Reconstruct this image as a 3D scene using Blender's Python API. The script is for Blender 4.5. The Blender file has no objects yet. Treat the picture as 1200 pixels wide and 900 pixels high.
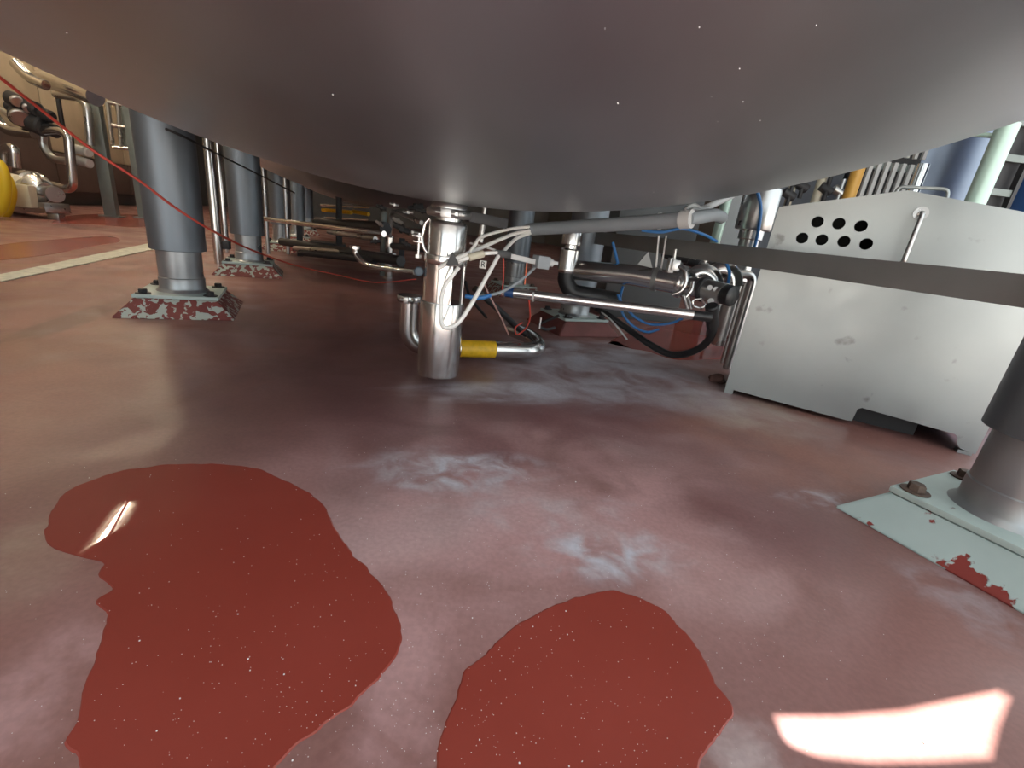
import bpy, bmesh, math, random
from mathutils import Vector, Matrix, noise
random.seed(7)
S = bpy.context.scene
C = S.collection
# ------------------------------------------------------------------ camera
F, CH = 520.0, 0.5                      # focal length in pixels of the 1200x900 frame, eye height in metres
_n = Vector((410-600, 1930-450, F)).normalized()          # straight down, in camera axes (x right, y down, z forward)
_z = Vector((0, 0, 1)); _f = (_z-_n*_z.dot(_n)).normalized(); _r = _f.cross(-_n)
ROT = Matrix((_r, _f, -_n))             # camera axes -> world
EYE = Vector((0, 0, CH))
cd = bpy.data.cameras.new('camera'); cam = bpy.data.objects.new('camera', cd); C.objects.link(cam)
cd.sensor_width = 36; cd.lens = F/1200*36; cd.clip_start = .02; cd.clip_end = 200
X, Y, Z = ROT.col[0], -ROT.col[1], -ROT.col[2]
cam.matrix_world = Matrix(((X[0], Y[0], Z[0], 0), (X[1], Y[1], Z[1], 0), (X[2], Y[2], Z[2], CH), (0, 0, 0, 1)))
S.camera = cam
# ------------------------------------------------------------------ sky, sun, exposure
w = bpy.data.worlds.new('sky'); S.world = w; w.use_nodes = True
bg = w.node_tree.nodes['Background']; bg.inputs[0].default_value = (.86, .95, 1, 1); bg.inputs[1].default_value = .9
SUNDIR = Vector((math.sin(math.radians(135))*math.cos(math.radians(66)), math.cos(math.radians(135))*math.cos(math.radians(66)), math.sin(math.radians(66))))
sl = bpy.data.lights.new('sun', 'SUN'); sl.energy = 20; sl.angle = math.radians(.15); sl.color = (1, .95, .88)
so = bpy.data.objects.new('sun', sl); C.objects.link(so); so.rotation_euler = SUNDIR.to_track_quat('Z', 'Y').to_euler(); so.location = (8, -8, 12)
S.view_settings.view_transform = 'Standard'; S.view_settings.look = 'None'; S.view_settings.gamma = 1
S.view_settings.use_curve_mapping = False; S.view_settings.exposure = 1.15

# ------------------------------------------------------------------ helpers
def ray(px, py): return ROT @ Vector((px-600, py-450, F))
def G(px, py, z=0.0):
    v = ray(px, py); return EYE+v*((z-CH)/v.z)
def P(px, py, y):
    v = ray(px, py); return EYE+v*(y/v.y)
def PP(l): return [P(*q) for q in l]
def fin(name, bm, m, parent=None, smooth=True, angle=40):
    me = bpy.data.meshes.new(name); bmesh.ops.recalc_face_normals(bm, faces=bm.faces); bm.to_mesh(me); bm.free()
    o = bpy.data.objects.new(name, me); C.objects.link(o)
    if m: me.materials.append(m)
    if smooth:
        me.polygons.foreach_set('use_smooth', [True]*len(me.polygons))
        me.set_sharp_from_angle(angle=math.radians(angle))
    if parent is not None:
        o.parent = parent; o.matrix_parent_inverse = parent_inv(parent)
    return o
def parent_inv(p):                      # meshes are built in world space, only things (Empties) carry a location
    return Matrix.Translation(p.location).inverted() if p.parent is None else Matrix.Identity(4)
def tag(o, label, cat=None, group=None, kind=None):
    if label: o['label'] = label
    if cat: o['category'] = cat
    if group: o['group'] = group
    if kind: o['kind'] = kind
    return o
def thing(name, loc, label, cat, group=None):
    o = bpy.data.objects.new(name, None); C.objects.link(o); o.location = loc; o.empty_display_size = .05
    return tag(o, label, cat, group)
def cr(pts, n=8):                       # Catmull-Rom resample
    pts = [Vector(p) for p in pts]
    if len(pts) < 3: return pts
    q = [pts[0]*2-pts[1]]+pts+[pts[-1]*2-pts[-2]]; out = []
    for i in range(1, len(q)-2):
        a, b, c, d = q[i-1:i+3]
        for k in range(n):
            t = k/n
            out.append(.5*((2*b)+(c-a)*t+(2*a-5*b+4*c-d)*t*t+(3*b-a-3*c+d)*t**3))
    return out+[pts[-1]]
def fillet(pts, rad, n=7):              # straight runs with rounded corners
    pts = [Vector(p) for p in pts]; out = [pts[0]]
    for i in range(1, len(pts)-1):
        a, b, c = pts[i-1:i+2]; d1 = a-b; d2 = c-b
        k = min(rad, d1.length*.48, d2.length*.48); p = b+d1.normalized()*k; q = b+d2.normalized()*k
        for j in range(n+1):
            t = j/n; out.append((1-t)**2*p+2*t*(1-t)*b+t*t*q)
    return out+[pts[-1]]
def tube(bm, pts, r, seg=14, cap=True):
    pts = [Vector(p) for p in pts]; n = len(pts); rings = []; up = None
    for i in range(n):
        t = (pts[min(i+1, n-1)]-pts[max(i-1, 0)]).normalized()
        if up is None:
            up = Vector((0, 0, 1)) if abs(t.z) < .9 else Vector((1, 0, 0))
        s = t.cross(up)
        if s.length < 1e-6: s = t.cross(Vector((0, 1, .3)))
        s.normalize(); up = s.cross(t).normalized()
        rr = r[i] if isinstance(r, (list, tuple)) else r
        rings.append([bm.verts.new(pts[i]+(s*math.cos(a)+up*math.sin(a))*rr) for a in [2*math.pi*k/seg for k in range(seg)]])
    for a, b in zip(rings, rings[1:]):
        for k in range(seg): bm.faces.new((a[k], a[(k+1) % seg], b[(k+1) % seg], b[k]))
    if cap:
        bm.faces.new(rings[0]); bm.faces.new(list(reversed(rings[-1])))
    return bm
def lathe(bm, prof, org=(0, 0, 0), axis=(0, 0, 1), seg=32, a0=0., a1=2*math.pi, close=False):
    """prof: (radius, height) list turned about axis through org."""
    org = Vector(org); ax = Vector(axis).normalized(); s = ax.cross(Vector((0, 1, 0)) if abs(ax.y) < .9 else Vector((1, 0, 0))).normalized(); t = ax.cross(s)
    full = abs(a1-a0-2*math.pi) < 1e-6; m = seg if full else seg+1; rows = []
    for r, h in prof:
        if r < 1e-6 and full: rows.append([bm.verts.new(org+ax*h)]); continue
        rows.append([bm.verts.new(org+ax*h+(s*math.cos(a0+(a1-a0)*k/seg)+t*math.sin(a0+(a1-a0)*k/seg))*r) for k in range(m)])
    pr = list(zip(rows, rows[1:]))
    if close: pr.append((rows[-1], rows[0]))
    for a, b in pr:
        for k in range(seg):
            k2 = (k+1) % m
            if len(a) == 1 and len(b) == 1: continue
            if len(a) == 1: bm.faces.new((a[0], b[k2], b[k]))
            elif len(b) == 1: bm.faces.new((a[k], a[k2], b[0]))
            else: bm.faces.new((a[k], a[k2], b[k2], b[k]))
    if not full and close:
        bm.faces.new([r[0] for r in rows]); bm.faces.new([r[-1] for r in reversed(rows)])
    return bm
def cyl(bm, a, b, r, r2=None, bev=.0, seg=20):
    a, b = Vector(a), Vector(b); L = (b-a).length; r2 = r if r2 is None else r2
    bv = min(bev, L*.3, r*.5)
    prof = [(0, 0), (r-bv, 0), (r, bv), (r2, L-bv), (r2-bv, L), (0, L)] if bv else [(0, 0), (r, 0), (r2, L), (0, L)]
    return lathe(bm, prof, a, b-a, seg)
def box(bm, c, size, rz=0., bev=0., mat=None):
    t = bmesh.new(); bmesh.ops.create_cube(t, size=1)
    bmesh.ops.scale(t, vec=size, verts=t.verts)
    if bev: bmesh.ops.bevel(t, geom=t.edges[:], offset=bev, segments=2, profile=.6, affect='EDGES')
    M = Matrix.Translation(c) @ (mat.to_4x4() if mat else Matrix.Rotation(rz, 4, 'Z'))
    mp = {v: bm.verts.new(M @ v.co) for v in t.verts}
    for f in t.faces: bm.faces.new([mp[v] for v in f.verts])
    t.free(); return bm
def frame_between(a, b, up=(0, 0, 1)):  # local x along a->b
    x = (Vector(b)-Vector(a)).normalized(); y = Vector(up).cross(x).normalized(); z = x.cross(y)
    return Matrix((x, y, z)).transposed()
def bar(bm, a, b, wy, wz, bev=0.):
    a, b = Vector(a), Vector(b)
    return box(bm, (a+b)/2, ((b-a).length, wy, wz), bev=bev, mat=frame_between(a, b))
def sheet(outline, holes, th, M):       # flat sheet with holes; outline in (u,v), M maps (u,v,w) to world
    cu = bpy.data.curves.new('t', 'CURVE'); cu.dimensions = '2D'; cu.fill_mode = 'BOTH'; cu.extrude = th/2
    for pl in [outline]+holes:
        sp = cu.splines.new('POLY'); sp.points.add(len(pl)-1); sp.use_cyclic_u = True
        for p, q in zip(sp.points, pl): p.co = (q[0], q[1], 0, 1)
    o = bpy.data.objects.new('t', cu); C.objects.link(o); bpy.context.view_layer.update()
    me = o.evaluated_get(bpy.context.evaluated_depsgraph_get()).to_mesh()
    bm = bmesh.new(); bm.from_mesh(me); bmesh.ops.remove_doubles(bm, verts=bm.verts, dist=1e-5); bmesh.ops.transform(bm, matrix=M, verts=bm.verts)
    bpy.data.objects.remove(o); bpy.data.curves.remove(cu); return bm
def one(name, bm, m, label, cat, group=None, **k): return tag(fin(name, bm, m, **k), label, cat, group)
def pipe(name, pts, r, m, label, cat, group=None, parent=None, seg=14):
    o = fin(name, tube(bmesh.new(), pts, r, seg), m, parent)
    if parent is None: tag(o, label, cat, group)
    elif label: tag(o, label)
    return o
B = bmesh.new
BR = math.radians(22)                   # the hall and its tank row are turned 22 degrees
U, V = Vector((math.cos(BR), math.sin(BR), 0)), Vector((-math.sin(BR), math.cos(BR), 0))
def uv(u, v, z=0.): return U*u+V*v+Vector((0, 0, z))

# ------------------------------------------------------------------ materials
def mat(name, col, rough=.5, metal=0., bump=0., bscale=40., var=0., vscale=6., rvar=0., stretch=None, coat=0., spec=None):
    m = bpy.data.materials.new(name); m.use_nodes = True; nt = m.node_tree; b = nt.nodes['Principled BSDF']; L = nt.links.new
    b.inputs['Base Color'].default_value = (*col, 1); b.inputs['Roughness'].default_value = rough; b.inputs['Metallic'].default_value = metal
    if coat: b.inputs['Coat Weight'].default_value = coat; b.inputs['Coat Roughness'].default_value = .08
    if spec is not None: b.inputs['Specular IOR Level'].default_value = spec
    tc = nt.nodes.new('ShaderNodeTexCoord'); mp = nt.nodes.new('ShaderNodeMapping'); L(tc.outputs['Object'], mp.inputs[0])
    if stretch: mp.inputs['Scale'].default_value = stretch
    if var or rvar:
        n = nt.nodes.new('ShaderNodeTexNoise'); n.inputs['Scale'].default_value = vscale; n.inputs['Detail'].default_value = 5; L(mp.outputs[0], n.inputs[0])
        if var:
            r = nt.nodes.new('ShaderNodeMix'); r.data_type = 'RGBA'
            r.inputs['A'].default_value = (*[c*(1-var) for c in col], 1); r.inputs['B'].default_value = (*[min(1, c*(1+var)) for c in col], 1)
            mr = nt.nodes.new('ShaderNodeMapRange'); mr.inputs[1].default_value = .3; mr.inputs[2].default_value = .7
            L(n.outputs[0], mr.inputs[0]); L(mr.outputs[0], r.inputs['Factor']); L(r.outputs['Result'], b.inputs['Base Color'])
        if rvar:
            mr = nt.nodes.new('ShaderNodeMapRange'); mr.inputs[1].default_value = .3; mr.inputs[2].default_value = .7
            mr.inputs[3].default_value = max(.02, rough-rvar); mr.inputs[4].default_value = rough+rvar; L(n.outputs[0], mr.inputs[0]); L(mr.outputs[0], b.inputs['Roughness'])
    if bump:
        n2 = nt.nodes.new('ShaderNodeTexNoise'); n2.inputs['Scale'].default_value = bscale; n2.inputs['Detail'].default_value = 4; L(mp.outputs[0], n2.inputs[0])
        bp = nt.nodes.new('ShaderNodeBump'); bp.inputs['Strength'].default_value = bump; bp.inputs['Distance'].default_value = .004
        L(n2.outputs[0], bp.inputs['Height']); L(bp.outputs[0], b.inputs['Normal'])
    return m
def chipped(name, top, under, scale, thr, rough=.5):
    m = mat(name, top, rough); nt = m.node_tree; b = nt.nodes['Principled BSDF']; L = nt.links.new
    tc = nt.nodes.new('ShaderNodeTexCoord'); n = nt.nodes.new('ShaderNodeTexNoise'); n.inputs['Scale'].default_value = scale; n.inputs['Detail'].default_value = 6; n.inputs['Distortion'].default_value = .4
    n3 = nt.nodes.new('ShaderNodeTexNoise'); n3.inputs['Scale'].default_value = scale*.5; n3.inputs['Detail'].default_value = 4
    L(tc.outputs['Object'], n.inputs[0]); L(tc.outputs['Object'], n3.inputs[0])
    r = nt.nodes.new('ShaderNodeValToRGB'); r.color_ramp.elements[0].position = thr; r.color_ramp.elements[1].position = thr+.012
    r.color_ramp.elements[0].color = (0, 0, 0, 1); r.color_ramp.elements[1].color = (1, 1, 1, 1); L(n.outputs[0], r.inputs[0])
    va = nt.nodes.new('ShaderNodeMix'); va.data_type = 'RGBA'; va.inputs['A'].default_value = (*[c*.72 for c in top], 1); va.inputs['B'].default_value = (*[min(1, c*1.15) for c in top], 1); L(n3.outputs[0], va.inputs['Factor'])
    mx = nt.nodes.new('ShaderNodeMix'); mx.data_type = 'RGBA'; L(va.outputs['Result'], mx.inputs['A']); mx.inputs['B'].default_value = (*under, 1); L(r.outputs[0], mx.inputs['Factor']); L(mx.outputs['Result'], b.inputs['Base Color'])
    bp = nt.nodes.new('ShaderNodeBump'); bp.inputs['Strength'].default_value = .5; bp.inputs['Distance'].default_value = .002; bp.invert = True; L(r.outputs[0], bp.inputs['Height']); L(bp.outputs[0], b.inputs['Normal'])
    return m
M_steel = mat('polished_steel', (.68, .67, .65), .2, 1, rvar=.06, vscale=14, stretch=(1, 1, .1))
M_steel2 = mat('dull_steel', (.55, .55, .54), .32, 1, rvar=.08, vscale=10)
M_tank = mat('tank_steel', (.46, .495, .52), .43, 1, bump=.03, bscale=9, var=.12, vscale=3.0, rvar=.08, stretch=(1, .45, 1))
M_leg = mat('leg_steel', (.21, .24, .27), .46, .75, bump=.04, bscale=60, var=.10, vscale=7, rvar=.06, stretch=(1, 1, .4))
M_tube = mat('leg_tube_steel', (.34, .36, .37), .33, .65, var=.12, vscale=9, rvar=.08)
M_sheet = mat('cover_sheet_steel', (.37, .395, .39), .42, .75, bump=.03, bscale=30, var=.07, vscale=7, rvar=.07)
def smudge(m, scale, thr, col):
    nt = m.node_tree; b = nt.nodes['Principled BSDF']; src = b.inputs['Base Color'].links[0].from_socket
    tc = nt.nodes.new('ShaderNodeTexCoord'); n = nt.nodes.new('ShaderNodeTexNoise'); n.inputs['Scale'].default_value = scale; n.inputs['Detail'].default_value = 7; nt.links.new(tc.outputs['Object'], n.inputs[0])
    r = nt.nodes.new('ShaderNodeMapRange'); r.inputs[1].default_value = thr; r.inputs[2].default_value = thr+.08; r.inputs[4].default_value = .7; nt.links.new(n.outputs[0], r.inputs[0])
    x = nt.nodes.new('ShaderNodeMix'); x.data_type = 'RGBA'; nt.links.new(src, x.inputs['A']); x.inputs['B'].default_value = (*col, 1); nt.links.new(r.outputs[0], x.inputs['Factor']); nt.links.new(x.outputs['Result'], b.inputs['Base Color'])
smudge(M_sheet, 13, .66, (.18, .18, .17))
M_bar = mat('brace_steel', (.23, .235, .23), .45, .5, var=.10, vscale=5)
M_rust = mat('rusty_bolt', (.13, .09, .07), .7, .4, bump=.3, bscale=90, var=.3, vscale=50)
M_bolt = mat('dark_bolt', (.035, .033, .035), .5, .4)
M_white = mat('white_cable', (.92, .91, .86), .4)
M_grey = mat('grey_plastic', (.27, .30, .32), .5, var=.05)
M_lgrey = mat('light_grey_plastic', (.55, .56, .55), .5)
M_black = mat('black_rubber', (.015, .015, .016), .38)
M_dark = mat('dark_paint_and_shade', (.03, .03, .032), .55)
M_blue = mat('blue_hose', (.03, .16, .42), .35)
M_bluep = mat('blue_paint', (.012, .06, .19), .35, var=.15, vscale=2)
M_red = mat('red_cord', (.55, .07, .05), .5)
M_orange = mat('orange_tie', (.60, .13, .05), .5)
M_yellow = mat('yellow_hose', (.75, .52, .02), .45)
M_label = mat('yellow_label', (.72, .42, .015), .5, var=.15, vscale=60)
M_cream = mat('cream_paint', (.62, .58, .45), .5, var=.1)
M_beige = mat('beige_panel', (.50, .41, .29), .7, var=.1, vscale=3)
M_brown = mat('brown_panel', (.10, .065, .055), .6, var=.15, vscale=3)
M_post = mat('post_paint', (.20, .23, .22), .5, .3, var=.1)
M_greenpipe = mat('pale_green_paint', (.52, .70, .60), .35, .2)
M_amber = mat('amber_pipe', (.55, .30, .05), .45)
M_wall = mat('wall_plaster', (.16, .145, .13), .8, var=.15, vscale=1)
M_ceil = mat('ceiling_sheet', (.22, .22, .22), .7)
M_yard = mat('yard_concrete', (.35, .34, .32), .8, var=.1)
M_line = mat('pale_strip', (.60, .60, .50), .6, var=.2, vscale=25)
M_plate = chipped('plate_paint', (.48, .58, .55), (.30, .30, .28), 22, .70)
M_plinthG = chipped('plinth_pale_paint', (.46, .56, .54), (.24, .030, .022), 11, .585)
M_plinthD = mat('plinth_plain_red', (.17, .05, .045), .6, bump=.2, var=.2, vscale=12)
M_plinthR = chipped('plinth_red_paint', (.23, .060, .052), (.46, .50, .45), 36, .52)
M_drop = mat('water_drop', (.92, .90, .90), .05, spec=.8);  # opaque near-white colour paints the glint of the drops

def floor_material(wet=False):
    m = bpy.data.materials.new('wet_red_floor' if wet else 'red_floor'); m.use_nodes = True; nt = m.node_tree; b = nt.nodes['Principled BSDF']; L = nt.links.new
    tc = nt.nodes.new('ShaderNodeTexCoord'); co = tc.outputs['Object']
    def nz(s, d=5, dist=0., off=(0, 0, 0), sc=(1, 1, 1)):
        mp = nt.nodes.new('ShaderNodeMapping'); mp.inputs[1].default_value = off; mp.inputs[3].default_value = sc; L(co, mp.inputs[0])
        n = nt.nodes.new('ShaderNodeTexNoise'); n.inputs['Scale'].default_value = s; n.inputs['Detail'].default_value = d; n.inputs['Distortion'].default_value = dist; L(mp.outputs[0], n.inputs[0]); return n.outputs[0]
    def rg(x, a, c, lo=0., hi=1.):
        r = nt.nodes.new('ShaderNodeMapRange'); r.interpolation_type = 'SMOOTHSTEP'
        for i, v in enumerate((a, c, lo, hi)): r.inputs[i+1].default_value = v
        L(x, r.inputs[0]); return r.outputs[0]
    def mix(f, a, c):
        r = nt.nodes.new('ShaderNodeMix'); r.data_type = 'RGBA'
        for k, v in (('A', a), ('B', c)):
            if isinstance(v, tuple): r.inputs[k].default_value = (*v, 1)
            else: L(v, r.inputs[k])
        if isinstance(f, float): r.inputs['Factor'].default_value = f
        else: L(f, r.inputs['Factor'])
        return r.outputs['Result']
    def math_(op, a, c):
        r = nt.nodes.new('ShaderNodeMath'); r.operation = op; r.use_clamp = True
        for i, v in enumerate((a, c)):
            if isinstance(v, float): r.inputs[i].default_value = v
            else: L(v, r.inputs[i])
        return r.outputs[0]
    def blob(x, y, rx, ry, rz=0., soft=1.):
        mp = nt.nodes.new('ShaderNodeMapping'); mp.vector_type = 'TEXTURE'; mp.inputs[1].default_value = (x, y, 0); mp.inputs[2].default_value = (0, 0, rz); mp.inputs[3].default_value = (rx, ry, 1); L(co, mp.inputs[0])
        # wobble the outline
        ad = nt.nodes.new('ShaderNodeVectorMath'); ad.operation = 'ADD'
        n = nt.nodes.new('ShaderNodeTexNoise'); n.inputs['Scale'].default_value = 2.2; n.inputs['Detail'].default_value = 4; L(mp.outputs[0], n.inputs[0])
        sb = nt.nodes.new('ShaderNodeVectorMath'); sb.operation = 'SUBTRACT'; L(n.outputs[1], sb.inputs[0]); sb.inputs[1].default_value = (.5, .5, .5)
        L(mp.outputs[0], ad.inputs[0]); L(sb.outputs[0], ad.inputs[1])
        ln = nt.nodes.new('ShaderNodeVectorMath'); ln.operation = 'LENGTH'; L(ad.outputs[0], ln.inputs[0])
        return rg(ln.outputs['Value'], 1.0, 1.0-soft, 0., 1.)
    if wet:
        c = mix(rg(nz(3), .35, .7), (.275, .046, .031), (.305, .055, .039))
        L(c, b.inputs['Base Color']); b.inputs['Roughness'].default_value = .5
        b.inputs['Coat Weight'].default_value = 1; b.inputs['Coat Roughness'].default_value = .015; b.inputs['Coat IOR'].default_value = 1.33; b.inputs['Specular IOR Level'].default_value = .1
        bp = nt.nodes.new('ShaderNodeBump'); bp.inputs['Strength'].default_value = .008; bp.inputs['Distance'].default_value = .002; L(nz(9, 2), bp.inputs['Height']); L(bp.outputs[0], b.inputs['Coat Normal'])
        return m
    base = mix(rg(nz(1.6, 6, .3), .32, .68), (.235, .105, .090), (.29, .140, .120))
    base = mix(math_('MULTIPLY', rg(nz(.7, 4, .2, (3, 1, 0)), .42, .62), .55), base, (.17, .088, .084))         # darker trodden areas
    # pinkish dried residue around the near puddles and pale streaks by the drain
    pink = blob(.05, .78, .95, .62, .1, .9)
    pinkn = math_('MULTIPLY', pink, rg(nz(4.5, 7, .5), .22, .62))
    base = mix(math_('MULTIPLY', pinkn, .92), base, (.52, .305, .30))
    cloud = math_('MULTIPLY', pink, rg(nz(2.4, 6, .6, (7, 2, 0)), .50, .72)); base = mix(math_('MULTIPLY', cloud, .7), base, (.56, .40, .395))
    def patchy(px, py, wx, wy, col, k, sc=9., lo=.30, hi=.62, soft=.8):
        c, e1, e2 = G(px, py), G(px+wx, py), G(px, py-wy); r1, r2 = (e1-c).length, (e2-c).length
        nonlocal base
        mk = math_('MULTIPLY', blob(c.x, c.y, r1, r2, math.atan2((e1-c).y, (e1-c).x), soft), rg(nz(sc, 6, .7, (px*.37, py*.21, 0)), lo, hi))
        base = mix(math_('MULTIPLY', mk, k), base, col)
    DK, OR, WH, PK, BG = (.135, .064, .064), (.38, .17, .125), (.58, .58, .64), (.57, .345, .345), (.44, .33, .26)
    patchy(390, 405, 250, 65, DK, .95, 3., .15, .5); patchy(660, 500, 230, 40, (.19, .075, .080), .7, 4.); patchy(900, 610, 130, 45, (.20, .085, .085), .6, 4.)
    patchy(60, 400, 200, 60, OR, .5, 3.); patchy(150, 300, 200, 30, OR, .6, 3.); patchy(60, 470, 160, 40, (.24, .10, .085), .5)  # orange patches paint the warm light on the left floor into its colour
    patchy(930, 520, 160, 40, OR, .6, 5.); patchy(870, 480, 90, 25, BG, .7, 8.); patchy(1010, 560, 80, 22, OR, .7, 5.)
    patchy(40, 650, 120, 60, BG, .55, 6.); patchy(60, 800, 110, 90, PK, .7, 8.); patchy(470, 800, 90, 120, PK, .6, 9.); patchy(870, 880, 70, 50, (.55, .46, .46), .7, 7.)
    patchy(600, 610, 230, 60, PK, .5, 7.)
    for q in ((540, 552, 130, 30, .95), (640, 600, 150, 25, .35), (715, 650, 110, 36, .95), (620, 458, 150, 15, 1.15), (720, 440, 170, 30, .9), (700, 412, 110, 16, 1.), (480, 545, 60, 30, .4), (1130, 700, 70, 40, .3), (960, 585, 55, 12, .5), (820, 470, 60, 16, .35)):  # bluish-white daylight sheen and pale deposits painted into the floor colour
        patchy(*q[:4], WH, q[4]*(.8 if q[1] < 480 else 1), 7. if q[1] < 480 else 16., .22 if q[1] < 480 else .34, .70)
    g0, g1 = G(-10, 408), G(142, 354); gc = (g0+g1)/2; base = mix(math_('MULTIPLY', blob(gc.x, gc.y, (g1-g0).length*.55, .075, math.atan2((g1-g0).y, (g1-g0).x), .5), .7), base, (.13, .066, .062))  # leg's shadow band painted dark into the floor colour
    fine = rg(nz(120, 3), .3, .7, .92, 1.05); vm = nt.nodes.new('ShaderNodeVectorMath'); vm.operation = 'SCALE'; L(base, vm.inputs[0]); L(fine, vm.inputs['Scale']); L(vm.outputs[0], b.inputs['Base Color'])
    L(rg(nz(3.2, 5, .4, (1, 8, 0)), .35, .65, .30, .52), b.inputs['Roughness'])
    b.inputs['Specular IOR Level'].default_value = .45
    bp = nt.nodes.new('ShaderNodeBump'); bp.inputs['Strength'].default_value = .15; bp.inputs['Distance'].default_value = .004
    hh = nt.nodes.new('ShaderNodeMath'); hh.operation = 'MULTIPLY_ADD'; L(nz(45, 5), hh.inputs[0]); hh.inputs[1].default_value = .5; L(nz(7, 3), hh.inputs[2]); L(hh.outputs[0], bp.inputs['Height']); L(bp.outputs[0], b.inputs['Normal'])
    return m
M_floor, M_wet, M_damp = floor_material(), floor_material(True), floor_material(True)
M_damp.name = 'damp_red_floor'; M_damp.node_tree.nodes['Principled BSDF'].inputs['Coat Roughness'].default_value = .22

# ------------------------------------------------------------------ structure
def slab(name, u0, u1, v0, v1, z0, z1, m):
    bm = B(); box(bm, uv((u0+u1)/2, (v0+v1)/2, (z0+z1)/2), (u1-u0, v1-v0, z1-z0), BR); return tag(fin(name, bm, m, smooth=False), None, kind='structure')
ZC = 6.0
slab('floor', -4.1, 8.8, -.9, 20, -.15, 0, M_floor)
slab('ground', -40, 46, -45, 60, -.40, -.151, M_yard)
slab('floor_apron', -40, 46, -45, -.9, -.15, -.002, M_yard)
slab('wall_left', -4.3, -4.1, -3, 20, 0, ZC, M_wall)
slab('wall_back', -4.1, 8.8, 20, 20.2, 0, ZC, M_wall)
slab('wall_right', 8.8, 9.0, 5.0, 20.2, 0, ZC, M_wall)
# unseen ceiling added to block the sun, its gap shaped to cast the patch
patch = [G(*p) for p in ((911, 842), (985, 842), (1060, 836), (1195, 808), (1176, 856), (1168, 893), (1100, 897), (1030, 898), (965, 891), (925, 874))]
gap = [p+SUNDIR*(ZC/SUNDIR.z) for p in patch]
MU = Matrix.Translation((0, 0, ZC+.01)) @ Matrix.Rotation(BR, 4, 'Z'); MI = Matrix.Rotation(-BR, 4, 'Z')
bm = sheet([(-4.3, -3), (9.0, -3), (9.0, 20.2), (-4.3, 20.2)], [[tuple((MI @ p)[:2]) for p in gap]], .02, MU)
tag(fin('added_unseen_ceiling', bm, M_ceil, smooth=False), None, kind='structure')

# ------------------------------------------------------------------ tanks on legs
CT = Vector((-.225, 1.35, 0)); RS, ZB, RT = 2.75, .545, 1.5
OFF = [Vector((-1.22, .515, 0)), Vector((.525, 1.19, 0)), Vector((1.245, -.555, 0)), Vector((-.525, -1.19, 0))]
def dish_z(r): return ZB+RS-math.sqrt(RS*RS-r*r)
def make_shell():
    prof = [(0, ZB)]+[(1.40*k/26, dish_z(1.40*k/26)) for k in range(1, 27)]
    z0 = dish_z(1.40); s = 1.40/math.sqrt(RS*RS-1.96)
    prof += [(1.45, z0+.05*s+.012), (1.485, z0+.09), (RT, z0+.16), (RT, 3.6), (1.4, 3.85), (1.1, 4.0), (.5, 4.12), (0, 4.15)]
    return lathe(B(), prof, seg=128)
def leg_mesh(bm, x, y): return lathe(bm, [(0, .083), (.078, .083), (.078, .40), (0, .40)], (x, y, 0), seg=40)
def make_tank(name, c, label, legs, group):
    t = thing(name, c, label, 'tank', group)
    fin('shell', lathe_at(make_shell(), c), M_tank, t)
    for i in legs:
        p = c+OFF[i]; x, y = p.x, p.y
        lg = fin('leg', leg_mesh(B(), x, y), M_tube, t)
        fin('sleeve', lathe(B(), [(.079, .250), (.096, .250), (.098, .252), (.098, 1.02), (0, 1.02)], (x, y, 0), seg=48), M_leg, lg)
        fin('weld_collar', lathe(B(), [(.078, .083), (.094, .083), (.084, .093), (.0815, .098), (.0815, .138), (.078, .141)], (x, y, 0), seg=48), M_tube, lg)
        bm = B(); box(bm, (x, y, .0765), (.285, .285, .013), math.radians(27), .002); fin('base_plate', bm, M_plate, lg)
        for a in range(4):
            q = p+Vector((math.cos(math.radians(72+90*a)), math.sin(math.radians(72+90*a)), 0))*.158
            bm = B(); cyl(bm, (q.x, q.y, .0832), (q.x, q.y, .0865), .026, bev=.001, seg=20)
            lathe(bm, [(0, .0865), (.0155, .0865), (.0155, .0985), (.013, .1015), (0, .1015)], (q.x, q.y, 0), seg=6)
            fin('anchor_bolt', bm, M_rust if i == 2 else M_bolt, lg)
        bm = B(); h1, h0 = .1375, .20; R27 = Matrix.Rotation(math.radians(27), 3, 'Z')
        vs = [bm.verts.new(R27 @ Vector((sx*k, sy*k, z))+Vector((x, y, 0))) for z, k in ((0, h0), (.070, h1)) for sx, sy in ((-1, -1), (1, -1), (1, 1), (-1, 1))]
        for k in range(4): bm.faces.new((vs[k], vs[(k+1) % 4], vs[4+(k+1) % 4], vs[4+k]))
        bm.faces.new(vs[4:]); bm.faces.new(vs[3::-1])
        bmesh.ops.bevel(bm, geom=bm.edges[:], offset=.004, segments=2, affect='EDGES')
        pale = i == 2
        one('concrete_plinth', bm, M_plinthG if pale and name == 'steel_tank' else M_plinthD if i == 1 else M_plinthR, LAB[(name, i)], 'plinth', 'plinths under the tank legs')
    return t
def lathe_at(bm, c):
    bmesh.ops.translate(bm, vec=c, verts=bm.verts); return bm
T1, T2, T3 = CT, CT+Vector((-1.11, 2.86, 0)), CT+Vector((-2.22, 5.72, 0))
LAB = {('steel_tank', 0): 'red sloped plinth speckled with pale chips under the leg crossed by the red cord',
       ('steel_tank', 1): 'dark red plinth behind the stainless rod and black hose',
       ('steel_tank', 2): 'pale green plinth with red chips and a rusty bolt beside the steel cover',
       ('steel_tank', 3): 'red sloped plinth under the tank leg hidden behind the viewer'}
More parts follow.
